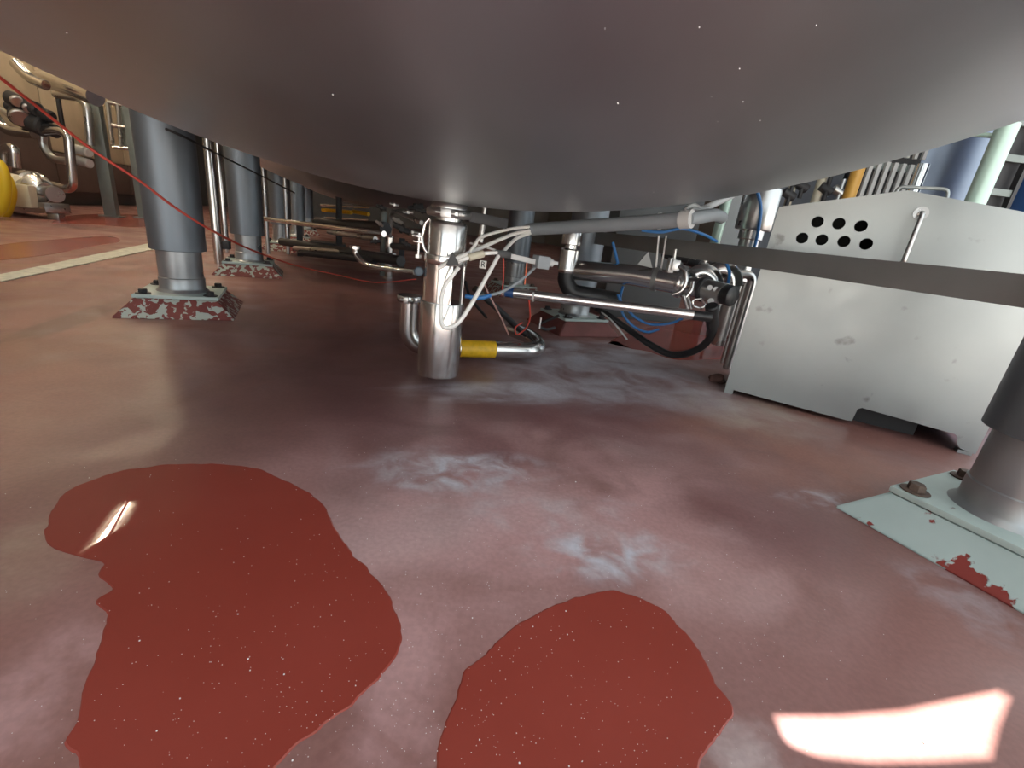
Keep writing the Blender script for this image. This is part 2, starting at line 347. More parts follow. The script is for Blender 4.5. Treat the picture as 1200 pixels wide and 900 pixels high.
LAB.update({('storage_tank', 3): 'chipped red plinth beside the pair of upright steel pipes', ('storage_tank', 0): 'plinth behind the long level pipe, under the third sleeved leg',
            ('storage_tank', 2): 'plinth in the dark behind the sensor block and cables', ('far_tank', 3): 'farthest plinth in the dark under the farthest tank', ('far_tank', 0): 'farthest plinth on the aisle side of the farthest tank'})
make_tank('steel_tank', T1, 'large stainless tank with rounded underside standing on sleeved legs', (0, 1, 2, 3), 'tanks in the row')
make_tank('storage_tank', T2, 'stainless tank in shadow right behind the big rounded one', (0, 2, 3), 'tanks in the row')
make_tank('far_tank', T3, 'farthest stainless tank at the dark end of the row', (0, 3), 'tanks in the row')
bm = B()
for px, py in ((867, 79), (834, 113), (871, 119), (724, 120), (677, 193), (841, 142), (766, 225), (709, 33), (957, 28), (78, 38), (160, 74), (390, 110), (705, 181), (891, 141), (708, 210), (820, 30)):
    v = ray(px, py).normalized(); t0 = .02
    while True:                          # march to the underside
        q = EYE+v*t0
        r_ = math.hypot(q.x-T1.x, q.y-T1.y)
        if r_ > 1.4 or q.z >= dish_z(r_): break
        t0 += .002
    bmesh.ops.create_icosphere(bm, subdivisions=2, radius=random.choice((.0004, .0006, .0008)), matrix=Matrix.Translation((q.x, q.y, dish_z(min(r_, 1.39))-.0003)))
tk = bpy.data.objects['steel_tank']; o = fin('hanging_drops', bm, M_drop, tk); o['kind'] = 'stuff'
# flat brace between two legs of the near tank
a, b = T1+OFF[2], T1+OFF[1]; d = (b-a).normalized()
bm = B(); bar(bm, a+d*.09+Vector((0, 0, .505)), b-d*.09+Vector((0, 0, .505)), .012, .062, .001)
one('brace_bar', bm, M_bar, 'flat dark steel bar running level past the vented cover', 'bar')

# ------------------------------------------------------------------ puddles
def puddle(name, px, label, z=.0012, seed=0):
    pts = [G(*p) for p in px]; out = cr(pts+[pts[0]], 7)[:-1]; bm = B(); ring = []
    cen = sum(out, Vector())/len(out)
    for p in out:
        n = noise.noise(Vector((p.x*30, p.y*30, seed)))*.006+noise.noise(Vector((p.x*90, p.y*90, seed)))*.002
        d = (p-cen).normalized(); ring.append(p+d*n)
    top = [bm.verts.new((p.x, p.y, z)) for p in ring]; low = [bm.verts.new((q.x, q.y, .0001)) for q in [p+(p-cen).normalized()*.002 for p in ring]]
    f = bm.faces.new(top)
    for k in range(len(top)): bm.faces.new((top[k], top[(k+1) % len(top)], low[(k+1) % len(top)], low[k]))
    bmesh.ops.triangulate(bm, faces=[f])
    return one(name, bm, M_damp if seed > 3 else M_wet, label, 'puddle', 'puddles on the floor', smooth=False)
PUD1 = ((62, 600), (75, 580), (110, 562), (160, 550), (215, 544), (290, 548), (320, 558), (350, 572), (375, 588), (388, 612), (405, 640), (430, 668), (455, 700), (468, 735), (466, 760), (440, 795), (410, 825), (370, 858), (335, 885), (315, 905), (290, 940), (200, 950), (130, 930), (88, 892), (78, 870), (95, 840), (100, 800), (115, 770), (127, 725), (118, 702), (131, 690), (118, 672), (122, 660), (95, 653), (60, 641), (55, 625))
PUD2 = ((513, 900), (520, 870), (530, 835), (540, 800), (560, 775), (590, 745), (640, 715), (680, 700), (715, 694), (745, 700), (775, 715), (800, 738), (820, 765), (838, 800), (856, 832), (848, 852), (832, 872), (822, 890), (815, 910), (790, 945), (650, 960), (520, 940))
PUD3 = ((712, 403), (722, 400), (738, 408), (760, 412), (790, 421), (830, 421), (864, 417), (880, 395), (872, 374), (850, 370), (815, 374), (780, 380), (745, 388), (722, 396))
puddle('puddle', PUD1, 'large lobed puddle of water with a ragged pale rim', seed=1)
puddle('puddle', PUD2, 'rounded arch-shaped puddle next to the patch of sunlight', seed=2)
puddle('puddle', PUD3, 'wet dark red puddle under the looping black hose', seed=3)
puddle('puddle', ((0, 305), (60, 298), (112, 288), (140, 283), (128, 277), (60, 281), (0, 287), (-40, 296)), 'shallow red wet streak beyond the pale floor strip', seed=4)
puddle('puddle', ((60, 262), (110, 263), (165, 266), (200, 258), (168, 252), (110, 251), (74, 254)), 'shallow wet sheet at the foot of the brown panels', seed=5)
# sprinkled drops
bm = B(); random.seed(11); n = 0
while n < 1000:
    px, py = random.gauss(520, 260), 470+440*random.random()**.6
    if not (0 < px < 1150 and py < 900): continue
    p = G(px, py)
    if p.x > .62 and p.y < 1.1: continue
    s = random.uniform(.0004, .0010)*(.35+p.y*.6)*(2 if random.random() < .05 else 1)
    t = bmesh.ops.create_icosphere(bm, subdivisions=1, radius=s, matrix=Matrix.Translation((p.x, p.y, .0012+s*.15)) @ Matrix.Diagonal((1, 1, .7, 1))); n += 1
o = one('water_drops', bm, M_drop, 'tiny glinting water drops sprinkled over the floor', 'drops'); o['kind'] = 'stuff'
# painted strip, dirt lump
bm = B(); q = [G(-60, 335), G(-60, 344), G(180, 292.5), G(177, 285)]; q2 = [q[0], q[1], q[2], q[3]]
lo = [bm.verts.new((p.x, p.y, .0003)) for p in q2]; hi = [bm.verts.new((p.x, p.y, .004)) for p in q2]
bm.faces.new(hi); bm.faces.new(lo[::-1])
for k in range(4): bm.faces.new((lo[k], lo[(k+1) % 4], hi[(k+1) % 4], hi[k]))
tag(fin('trim_1', bm, M_line, smooth=False), None, kind='structure')
bm = B(); c = G(839, 447); bmesh.ops.create_icosphere(bm, subdivisions=3, radius=.028, matrix=Matrix.Translation((c.x, c.y, .010)) @ Matrix.Diagonal((1.3, .9, .75, 1)))
for v in bm.verts: v.co += (v.co-Vector((c.x, c.y, .01)))*noise.noise(v.co*45)*.5; v.co.z = max(v.co.z, .0005)
one('dirt_lump', bm, mat('brown_dirt', (.10, .045, .035), .8, bump=.5, bscale=80), 'small brown lump of dirt at the corner of the steel cover', 'dirt')

# ------------------------------------------------------------------ vented steel cover
A, Bp = Vector((.821, 1.653, 0)), Vector((1.468, 1.302, 0)); e = (Bp-A).normalized(); nrm = Vector((e.y, -e.x, 0)); nrm = nrm if nrm.y < 0 else -nrm; LW = (Bp-A).length
MC = Matrix(((e.x, 0, -nrm.x, A.x), (e.y, 0, -nrm.y, A.y), (0, 1, 0, 0), (0, 0, 0, 1)))  # u along front, v up, w inwards
def on_face(px, py):
    v = ray(px, py); t = (A-EYE).dot(nrm)/v.dot(nrm); q = EYE+v*t; return (q-A).dot(e), q.z
cv = thing('machine_cover', (A+Bp)/2+Vector((.15, .27, 0)), 'brushed steel machine cover with seven round vent holes and a notched lower edge', 'cover')
def rnd(pl, r=.012): return [tuple(v[:2]) for v in fillet([Vector((*p, 0)) for p in pl], r, 4)]
n1, n2, n3, n4 = on_face(1000, 489), on_face(1006, 477), on_face(1124, 510), on_face(1122, 521)
outline = [(0, .020), (n1[0]-.012, .014), (n1[0], .016), (n2[0], n2[1]-.008), (n2[0]+.010, n2[1]), (n3[0]-.008, n3[1]), (n3[0], n3[1]-.010), (n4[0], n4[1]), (n4[0]+.010, n4[1]-.010), (LW, .010), (LW, .690), (.335, .748), (.315, .748), (0, .675)]
holes = []
for hx, hy in ((958, 260), (983, 262), (1009, 265), (940, 279), (963, 281), (989, 283), (1015, 286)):
    c = on_face(hx, hy); holes.append([(c[0]+.0175*math.cos(k*math.pi/12), c[1]+.0175*math.sin(k*math.pi/12)) for k in range(24)])
DP = .34
fin('front_panel', sheet(outline, holes, .003, MC @ Matrix.Translation((0, 0, .0016))), M_sheet, cv)
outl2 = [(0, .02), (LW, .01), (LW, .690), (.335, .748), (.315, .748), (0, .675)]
fin('rear_panel', sheet(outl2, [], .003, MC @ Matrix.Translation((0, 0, DP))), M_dark, cv)  # dark finish stands in for the shade seen through the vent holes
def strip(name, p, q, w0=.0035, w1=DP-.002):
    bm = B(); c = [MC @ Vector((*a, b)) for a, b in ((p, w0), (q, w0), (q, w1), (p, w1))]
    up = (c[1]-c[0]).cross(c[3]-c[0]).normalized()*.0012
    lo = [bm.verts.new(k-up) for k in c]; hi = [bm.verts.new(k+up) for k in c]; bm.faces.new(hi); bm.faces.new(lo[::-1])
    for k in range(4): bm.faces.new((lo[k], lo[(k+1) % 4], hi[(k+1) % 4], hi[k]))
    return fin(name, bm, M_sheet, cv, smooth=False)
strip('side_panel', (.0015, .022), (.0015, .674)); strip('side_panel', (LW-.0015, .012), (LW-.0015, .689))
strip('roof_panel', (0, .676), (.325, .7485)); strip('roof_panel', (.325, .7485), (LW, .691))
# foot strip inside, lifting rail on top, pull handle on the front
bm = B(); bar(bm, MC @ Vector((.0, .011, .02)), MC @ Vector((.03, .011, .02)), .03, .021); fin('foot', bm, M_sheet, cv)
bm = B(); bar(bm, MC @ Vector((LW-.04, .006, .02)), MC @ Vector((LW-.005, .006, .02)), .03, .011); fin('foot', bm, M_sheet, cv)
h0, h1 = on_face(1052, 229), on_face(1115, 233)
hp = [MC @ Vector(q) for q in ((h0[0], .735, .05), (h0[0], .765, .05), (h1[0]-.005, .765, .05), (h1[0], .735, .05))]
fin('lifting_handle', tube(B(), fillet(hp, .018), .005), M_sheet, cv)
g0, g1 = on_face(1079, 250), on_face(1055, 305)
hp = [MC @ Vector(q) for q in ((g0[0], g0[1], .002), (g0[0], g0[1], -.028), (g0[0], g0[1]-.145, -.028), (g0[0], g0[1]-.145, .002))]
hd = fin('pull_handle', tube(B(), fillet(hp, .02), .0065), M_steel2, cv)
bm = B(); q = MC @ Vector((g0[0], g0[1], -.0015)); cyl(bm, q, q+nrm*.002, .019, seg=24); fin('rosette', bm, M_steel2, hd)
# the machine it covers
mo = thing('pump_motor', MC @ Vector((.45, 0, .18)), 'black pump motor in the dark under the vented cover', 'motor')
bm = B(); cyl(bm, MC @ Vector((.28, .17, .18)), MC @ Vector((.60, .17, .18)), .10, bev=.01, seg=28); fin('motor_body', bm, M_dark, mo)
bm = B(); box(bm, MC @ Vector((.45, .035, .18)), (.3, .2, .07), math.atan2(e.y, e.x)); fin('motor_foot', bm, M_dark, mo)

# ------------------------------------------------------------------ outlet valve under the tank's centre
VX, VY = -.243, 1.36
va = thing('outlet_valve', (VX, VY, 0), 'polished steel outlet valve hanging from the middle of the tank underside', 'valve')
O = (VX, VY, 0)
fin('nozzle', lathe(B(), [(0, .495), (.040, .495), (.040, .525), (.052, .530), (.052, .538), (.045, .548), (.060, .575), (0, .575)], O), M_steel, va)
cl = fin('pipe_clamp', lathe(B(), [(.041, .505), (.060, .507), (.064, .512), (.064, .524), (.060, .529), (.041, .531)], O, close=True), M_steel2, va)
fc = Vector((VX+.005, VY-.067, .517))
bm = B(); box(bm, fc, (.030, .018, .024), 0, .003); cyl(bm, fc+Vector((-.028, -.004, 0)), fc+Vector((.03, -.004, 0)), .005); cyl(bm, fc+Vector((.026, -.004, 0)), fc+Vector((.034, -.004, 0)), .009, seg=6); fin('clamp_bolt', bm, M_steel2, cl)
fin('upper_body', lathe(B(), [(0, .497), (.046, .497), (.054, .492), (.0565, .486), (.0565, .402), (0, .402)], O, seg=48), M_steel, va)
fin('band', lathe(B(), [(.0560, .376), (.0635, .376), (.0645, .378), (.0645, .400), (.0635, .402), (.0560, .402)], O, seg=48, close=True), M_steel, va)
fin('lantern', lathe(B(), [(.0555, .266), (.0630, .266), (.0600, .375), (.0530, .375)], O, seg=40, a0=math.radians(-75), a1=math.radians(122), close=True), M_steel, va)
fin('stem', lathe(B(), [(0, .262), (.014, .262), (.014, .38), (0, .38)], O, seg=20), M_steel2, va)
for a in (-5, 30):
    bm = B(); q = Vector((VX+.058*math.cos(math.radians(a)), VY+.058*math.sin(math.radians(a)), 0)); cyl(bm, q+Vector((0, 0, .264)), q+Vector((0, 0, .378)), .004, seg=10); fin('guide_rod', bm, M_steel2, va)
fin('actuator', lathe(B(), [(0, .030), (.060, .030), (.0655, .033), (.0665, .038), (.0670, .258), (.0655, .264), (0, .266)], O, seg=56), M_steel, va)
# side clamp with hinge on the left of the body
hc = fin('side_clamp', tube(B(), cr([(VX-.050, VY-.02, .497), (VX-.062, VY-.02, .482), (VX-.068, VY-.02, .455), (VX-.070, VY-.02, .440), (VX-.062, VY-.02, .415), (VX-.052, VY-.02, .403)], 6), .0055, 10), M_steel, va)
bm = B(); box(bm, (VX-.082, VY-.02, .446), (.030, .016, .006), 0, .001); box(bm, (VX-.079, VY-.02, .430), (.028, .016, .006), 0, .001); fin('lug', bm, M_steel, hc)
bm = B(); cyl(bm, (VX-.078, VY-.02, .392), (VX-.078, VY-.02, .455), .0045, seg=10); cyl(bm, (VX-.078, VY-.02, .385), (VX-.078, VY-.02, .395), .010, seg=6); fin('clamp_bolt', bm, M_steel2, hc)
bm = B(); cyl(bm, P(491, 318, 1.34), P(491, 318, 1.40), .014, bev=.003); cyl(bm, P(491, 318, 1.335), P(491, 318, 1.345), .008); fin('locking_knob', bm, mat('knob_blue_grey', (.06, .09, .12), .35), va)
bm = B(); bar(bm, (VX+.05, VY+.03, .517), (VX+.16, VY+.10, .510), .03, .03, .004); fin('bracket', bm, M_dark, va)
# thin sensing rod standing behind
bm = B(); cyl(bm, P(568, 242, 1.62), P(566, 262, 1.62), .0075); cyl(bm, P(566, 262, 1.62), P(563, 284, 1.62), .010); one('sensor_rod', bm, M_steel2, 'thin upright steel probe beside the outlet valve neck', 'probe')

# drain elbow and low pipe
YE = 1.52
dp = thing('drain_pipe', G(560, 425), 'low steel drain pipe with an upturned clamped elbow and a yellow label', 'pipe')
zz = .060
q0 = P(480, 352, YE); q = [q0, Vector((q0.x, q0.y, zz)), Vector((P(636, 400, 1.72).x, 1.70, zz)), Vector((P(636, 400, 1.72).x-.03, 1.86, zz+.01)), Vector((P(600, 375, 2.0).x, 1.94, zz+.02))]
fin('pipe_run', tube(B(), fillet(q, .085, 9), .031, 22), M_steel, dp)
fin('clamp', lathe(B(), [(.030, -.004), (.041, -.004), (.043, 0), (.043, .014), (.041, .018), (0, .018)], q0, seg=28), M_steel, dp)
bm = B(); box(bm, q0+Vector((.0, -.045, .007)), (.016, .014, .02), 0, .002); cyl(bm, q0+Vector((-.02, -.043, .007)), q0+Vector((.02, -.043, .007)), .004); fin('clamp_bolt', bm, M_steel2, dp)
d = (q[2]-q[1]).normalized(); s0 = q[1]+d*((P(540, 400, 1.60).x-q[1].x)/d.x)
fin('yellow_label', lathe(B(), [(.0312, 0), (.0322, 0), (.0322, .135), (.0312, .135)], s0, d, 28, close=True), M_label, dp)['label'] = 'yellow warning label wrapped round the pipe'
bm = B(); cyl(bm, P(632, 385, 1.72), P(634, 372, 1.72), .004); fin('pin', bm, M_steel2, dp)

# conduit and cables
cdp = [P(618, 269, 1.72), P(720, 263, 1.52), P(806, 257, 1.36)]
con = thing('cable_conduit', cdp[1], 'straight grey plastic cable conduit with white cables coming out of its open end', 'conduit')
bm = B(); tube(bm, cdp, .0215, 24, False); tube(bm, cdp, .0185, 24, False); fin('conduit_tube', bm, M_grey, con)
d = (cdp[2]-cdp[1]).normalized(); bm = B(); tube(bm, [cdp[2]-d*.02, cdp[2]+d*.012], .0255, 24); fin('collar', bm, M_lgrey, con)
fin('conduit_bend', tube(B(), cr([cdp[2], P(822, 254, 1.40), P(838, 252, 1.50), P(846, 255, 1.62)], 6), .019, 18), M_grey, con)
fin('strap', lathe(B(), [(.0218, 0), (.0235, 0), (.0235, .006), (.0218, .006)], P(772, 259.2, 1.425), d, 24, close=True), M_lgrey, con)
CABG = 'white cables out of the conduit'
def cab(pts, r, label, m=M_white, name='cable', cat='cable', group=None): return pipe(name, cr(PP(pts), 8), r, m, label, cat, group, seg=10)
cab([(622, 266, 1.70), (600, 268, 1.62), (566, 277, 1.42), (556, 288, 1.36), (548, 300, 1.32)], .0052, 'white cable bending sharply down to the top of the valve band')
cab([(622, 270, 1.70), (600, 275, 1.58), (560, 292, 1.38), (535, 303, 1.27), (514, 314, 1.262)], .0062, 'white cable running straight from the conduit to the valve band')
cab([(622, 273, 1.70), (606, 279, 1.6), (594, 290, 1.50), (587, 298, 1.44)], .0062, 'short white cable drooping from the conduit to the black connector')
cab([(584, 300, 1.40), (570, 325, 1.33), (552, 357, 1.25), (538, 377, 1.22), (526, 384, 1.21), (518, 380, 1.21), (516.5, 360, 1.22), (520, 338, 1.24), (530, 323, 1.26), (537, 314, 1.28)], .0062, 'long white cable hanging in a loop in front of the actuator')
cab([(551, 285, 1.46), (570, 290, 1.44), (589, 296, 1.42)], .0035, 'thin white lead behind the thicker cables')
# inline plug, black connector, sensor block
ip = thing('inline_plug', P(558, 301, 1.32), 'cream inline plug joining two white cables beside the band', 'plug')
bm = B(); cyl(bm, P(549, 302, 1.31), P(567, 297, 1.33), .0105, bev=.002); fin('plug_body', bm, M_cream, ip)
bm = B(); cyl(bm, P(536, 306, 1.29), P(549, 302, 1.31), .006); cyl(bm, P(567, 297, 1.33), P(582, 296, 1.36), .0055); fin('cable_end', bm, M_white, ip)
pb = thing('proximity_sensor', P(615, 302, 1.45), 'grey block sensor with a pale barrel and black connector behind the cables', 'sensor')
bm = B(); bar(bm, P(581, 297, 1.41), P(598, 299, 1.43), .022, .022, .003); fin('connector', bm, M_black, pb)
bm = B(); bar(bm, P(597, 300, 1.43), P(628, 307, 1.48), .020, .016, .002); fin('barrel', bm, M_lgrey, pb)
bm = B(); bar(bm, P(627, 306, 1.47), P(641, 308, 1.49), .045, .040, .004); fin('sensor_block', bm, M_grey, pb)
bm = B(); cyl(bm, P(641, 308, 1.49), P(647, 308, 1.50), .013); cyl(bm, P(647, 308, 1.50), P(653, 308.5, 1.51), .0065); fin('gland', bm, M_lgrey, pb)
# triangular black tag and small letter tag
bm = B(); q = PP([(522, 311, 1.22), (538, 311, 1.22), (530, 295, 1.22)]); vs = [bm.verts.new(k) for k in q]; f = bm.faces.new(vs); r = bmesh.ops.extrude_face_region(bm, geom=[f]); bmesh.ops.translate(bm, vec=(0, .006, 0), verts=[g for g in r['geom'] if isinstance(g, bmesh.types.BMVert)])
one('cable_tie_head', bm, M_black, 'black triangular tag clipped on the cables at the valve', 'tag', smooth=False)
lt = thing('letter_tag', P(566, 310, 1.45), 'small white square tag bearing a letter R', 'tag')
bm = B(); box(bm, P(566, 310, 1.452), (.022, .003, .024), -.1); fin('tag_plate', bm, M_white, lt)
cu = bpy.data.curves.new('txt', 'FONT'); cu.body = 'R'; cu.size = .024; cu.align_x = 'CENTER'; cu.align_y = 'CENTER'; cu.extrude = .0004
to = bpy.data.objects.new('txt', cu); C.objects.link(to); bpy.context.view_layer.update(); me = to.evaluated_get(bpy.context.evaluated_depsgraph_get()).to_mesh()
bm = B(); bm.from_mesh(me); bpy.data.objects.remove(to); bmesh.ops.transform(bm, matrix=Matrix.Translation(P(566, 310, 1.4495)) @ Matrix.Rotation(-.1, 4, 'Z') @ Matrix.Rotation(math.pi/2, 4, 'X'), verts=bm.verts); fin('letter', bm, M_black, lt, smooth=False)
# greenish air tube, orange tie, thin wires
cab([(628, 312, 1.50), (612, 327, 1.46), (590, 341, 1.42), (572, 346, 1.40), (552, 348, 1.38)], .0052, 'grey-blue air tube sagging between the sensor and the valve', M_grey, 'air_tube', 'tube')
cab([(575, 346, 1.40), (562, 349, 1.385), (545, 347, 1.38)], .0066, 'short dark blue sleeve on the grey air tube', M_blue, 'tube_sleeve', 'tube')
bm = B(); bar(bm, P(618, 304, 1.47), P(615, 333, 1.47), .012, .004); one('orange_tie', bm, M_orange, 'orange strap hanging under the sensor barrel', 'strap')
cab([(566, 330, 1.5), (574, 347, 1.5), (587, 372, 1.6), (596, 392, 1.7)], .0030, 'thin pinkish wire dropping to the low pipe', mat('pink_wire', (.5, .3, .27), .5), 'wire', 'wire')
cab([(590, 300, 1.55), (590, 325, 1.55), (588, 345, 1.55)], .0025, 'thin red wire hanging straight behind the sensor', M_red, 'wire', 'wire')
cab([(620, 352, 1.52), (621, 372, 1.6), (616, 385, 1.68), (606, 392, 1.7), (604, 384, 1.72), (612, 378, 1.74)], .0030, 'looped pale wire with a red end below the steel rod', M_red, 'wire', 'wire')
cab([(655, 370, 1.75), (632, 380, 1.78), (640, 386, 1.8), (650, 384, 1.85)], .006, 'dark cable curling on the floor by the drain pipe end', M_black)

cab([(556, 338, 1.62), (572, 352, 1.66), (592, 370, 1.72), (606, 384, 1.78), (616, 392, 1.84)], .012, 'thick black cable slanting down to the drain pipe end', M_black)
cab([(545, 330, 1.7), (552, 350, 1.75), (570, 372, 1.85)], .006, 'slim black cable behind the actuator', M_black)
# second valve, large pipe and rod
Y2 = 2.0
v2 = thing('inline_valve', Vector((P(666, 300, Y2).x, Y2, 0)), 'small polished steel valve hanging below the grey conduit', 'valve')
ctr = P(667, 300, Y2); o2 = (ctr.x, Y2, 0)
def zy(py, px=667, y=Y2): return P(px, py, y).z
fin('valve_body', lathe(B(), [(0, zy(320)), (.038, zy(320)), (.041, zy(319)), (.041, zy(315)), (.0405, zy(314.5)), (.0405, zy(293)), (.034, zy(291.5)), (.026, zy(291)), (.026, zy(287)), (0, zy(287))], o2, seg=36), M_steel, v2)
fin('valve_head', lathe(B(), [(0, zy(287)), (.040, zy(287)), (.043, zy(286)), (.043, zy(275)), (.040, zy(268)), (0, zy(262))], o2, seg=36), M_steel, v2)
fin('hose_bend', tube(B(), cr([(o2[0], Y2, zy(320)), (o2[0]+.004, Y2, zy(330)), (o2[0]+.04, Y2, zy(341)), P(690, 346, Y2), P(725, 352, Y2+.02)], 6), .036, 20), M_black, v2)
mp = thing('process_pipe', P(740, 325, 1.9), 'thick polished steel pipe with clamps running level behind the rod', 'pipe')
pa, pb_, pc = P(668, 316, 2.02), P(740, 322, 1.90), P(797, 332, 1.80)
fin('pipe_run', tube(B(), [pa, pb_, pc], .042, 28), M_steel, mp)
ax = (pc-pb_).normalized()
for k, (px, py, yy) in enumerate(((766, 327, 1.855),)):
    q = P(px, py, yy); fin('pipe_hanger', lathe(B(), [(.0425, 0), (.047, 0), (.047, .018), (.0425, .018)], q, ax, 28, close=True), M_bar, mp)
    bm = B(); cyl(bm, q+Vector((0, 0, .04)), P(772, 276, 1.85), .004, seg=8); cyl(bm, q+Vector((.02, 0, .04)), P(781, 276, 1.84), .004, seg=8); fin('hanger_rod', bm, M_steel2, mp)
fin('clamp', lathe(B(), [(.041, 0), (.054, .002), (.056, .008), (.056, .016), (.054, .022), (.041, .024)], pc-ax*.012, ax, 32, close=True), M_steel, mp)
bm = B(); q = P(757, 307, 1.84); 
for s in (0,): 
    vs = [bm.verts.new(k) for k in (q+Vector((-.03, 0, -.012)), q+Vector((.03, 0, -.02)), q+Vector((0, 0, .04)))]; f = bm.faces.new(vs); r = bmesh.ops.extrude_face_region(bm, geom=[f]); bmesh.ops.translate(bm, vec=(0, .012, 0), verts=[g for g in r['geom'] if isinstance(g, bmesh.types.BMVert)])
fin('gusset', bm, M_bar, mp, smooth=False)
bm = B(); box(bm, P(786, 311, 1.78), (.022, .022, .055), .2, .002); box(bm, P(792, 311, 1.765), (.03, .008, .04), .2, .002); cyl(bm, P(790, 304, 1.78), P(792, 292, 1.78), .006); fin('sensor_boss', bm, M_steel2, mp)
# steel rod
r0, r1, r2 = P(602, 343, 1.58), P(812, 369, 1.50), P(834, 372, 1.49)
rd = thing('steel_rod', (r0+r2)/2, 'long straight steel rod with blue and black ends under the thick pipe', 'rod')
fin('rod', tube(B(), [r0, r1], .0165, 20), M_steel, rd); fin('black_end', tube(B(), [r1, r2], .0165, 20), M_black, rd)
d = (r1-r0).normalized(); fin('blue_fitting', tube(B(), [r0-d*.03, r0], .018, 16), M_bluep, rd)
q = P(624, 347, 1.57); fin('cable_tie', lathe(B(), [(.0166, 0), (.0185, 0), (.0185, .007), (.0166, .007)], q, d, 20, close=True), M_lgrey, rd)
# end valve of the pipe: body, black cap and hose
ev = thing('butterfly_valve', P(830, 345, 1.72), 'clamped steel valve body with a black round end cap at the pipe end', 'valve')
e0, e1, e2, e3 = P(803, 334, 1.79), P(826, 339, 1.72), P(836, 341, 1.69), P(858, 347, 1.62); ax2 = (e3-e0).normalized()
fin('body', tube(B(), [e0, e1], .036, 28), M_steel, ev)
fin('clamp', lathe(B(), [(.036, 0), (.047, .002), (.048, .012), (.046, .022), (.036, .024)], e0-ax2*.004, ax2, 32, close=True), M_steel, ev)
fin('clamp', lathe(B(), [(.036, 0), (.046, .002), (.048, .010), (.046, .018), (.036, .020)], e1-ax2*.012, ax2, 32, close=True), M_dark, ev)
fin('actuator_body', tube(B(), [e1, e3-ax2*.03], .039, 28), M_steel2, ev)
fin('end_cap', tube(B(), [e3-ax2*.032, e3-ax2*.028, e3+ax2*.002, e3+ax2*.006], [.034, .037, .037, .032], 28), M_black, ev)
bm = B(); q = P(832, 333, 1.645); 
for k in range(3): cyl(bm, P(832+k*7, 337+k*2, 1.66-k*.012), P(832+k*7, 337+k*2, 1.65-k*.012), .009, seg=14)
cyl(bm, P(833, 353, 1.655), P(833, 353, 1.645), .011, seg=16); fin('indicator', bm, M_lgrey, ev)
fin('hook_handle', tube(B(), cr(PP([(796, 312, 1.72), (803, 318, 1.70), (804, 330, 1.69), (798, 341, 1.69), (788, 345, 1.70)]), 6), .008, 10), M_steel, ev)
fin('lever', tube(B(), cr(PP([(812, 330, 1.68), (810, 340, 1.67), (804, 348, 1.67)]), 6), .007, 10), M_steel, ev)
bm = B(); cyl(bm, P(801, 346, 1.70), P(806, 362, 1.70), .006); cyl(bm, P(806, 346, 1.70), P(810, 362, 1.70), .006); fin('bracket_rods', bm, M_steel2, ev)
fin('loop_handle', tube(B(), cr(PP([(822, 350, 1.68), (813, 352, 1.68), (812, 358, 1.68), (820, 361, 1.68), (826, 358, 1.68), (822, 350, 1.68)]), 6), .005, 8), M_steel, ev)
# two swollen elbows behind
for k, (px, py, yy, lb) in enumerate(((824, 323, 1.86, 'rounded steel elbow next to the hook handle, lower of the pair'), (846, 319, 1.90, 'rounded steel elbow meeting the copper-toned pipe'))):
    c = P(px, py, yy); t = thing('pipe_elbow', c, lb, 'elbow', 'elbows behind the end valve')
    fin('elbow', tube(B(), cr([c+Vector((-.055, .02, -.05)), c+Vector((-.03, .01, -.005)), c+Vector((.005, 0, .012)), c+Vector((.04, -.01, -.01)), c+Vector((.055, -.015, -.05))], 6), .036, 22), M_steel, t)
    fin('ferrule', lathe(B(), [(.034, 0), (.045, .003), (.045, .013), (.034, .016)], c+Vector((-.03, .01, -.016)), Vector((.6, -.2, .75)), 24, close=True), M_steel, t)
bm = B(); cyl(bm, P(826, 308, 1.90), P(830, 298, 1.90), .017, bev=.002); cyl(bm, P(824, 312, 1.90), P(826, 308, 1.90), .022); one('stub_pipe', bm, M_steel, 'short capped steel stub rising behind the elbows', 'pipe')
pt = P(884, 321, 2.06); pipe('turndown_pipe', fillet([P(850, 322, 2.04), pt, Vector((pt.x, pt.y, .002))], .05), .019, M_steel2, 'steel pipe turning down behind the edge of the cover', 'pipe')
pt = P(874, 330, 2.16); pipe('drop_pipe', [pt, Vector((pt.x, pt.y, 0))], .012, M_steel2, 'slim upright pipe just behind the cover edge', 'pipe')
# dark valves crowd behind the pipe
for k, (px, py, yy, s) in enumerate(((797, 300, 2.1, .035), (812, 306, 2.15, .04), (783, 298, 2.2, .03), (806, 292, 2.2, .028))):
    c = P(px, py, yy); t = thing('fitting', c, 'small dark threaded fitting crowded behind the thick pipe', 'fitting', 'dark fittings behind the thick pipe')
    bm = B(); cyl(bm, c+Vector((-s, 0, 0)), c+Vector((s, -.02, -.01)), s*.55, bev=.003); fin('fitting_body', bm, M_dark, t)
    bm = B(); cyl(bm, c+Vector((-.006, 0, 0)), c+Vector((.006, -.003, -.002)), s*.75, seg=6); fin('nut', bm, M_steel2, t)
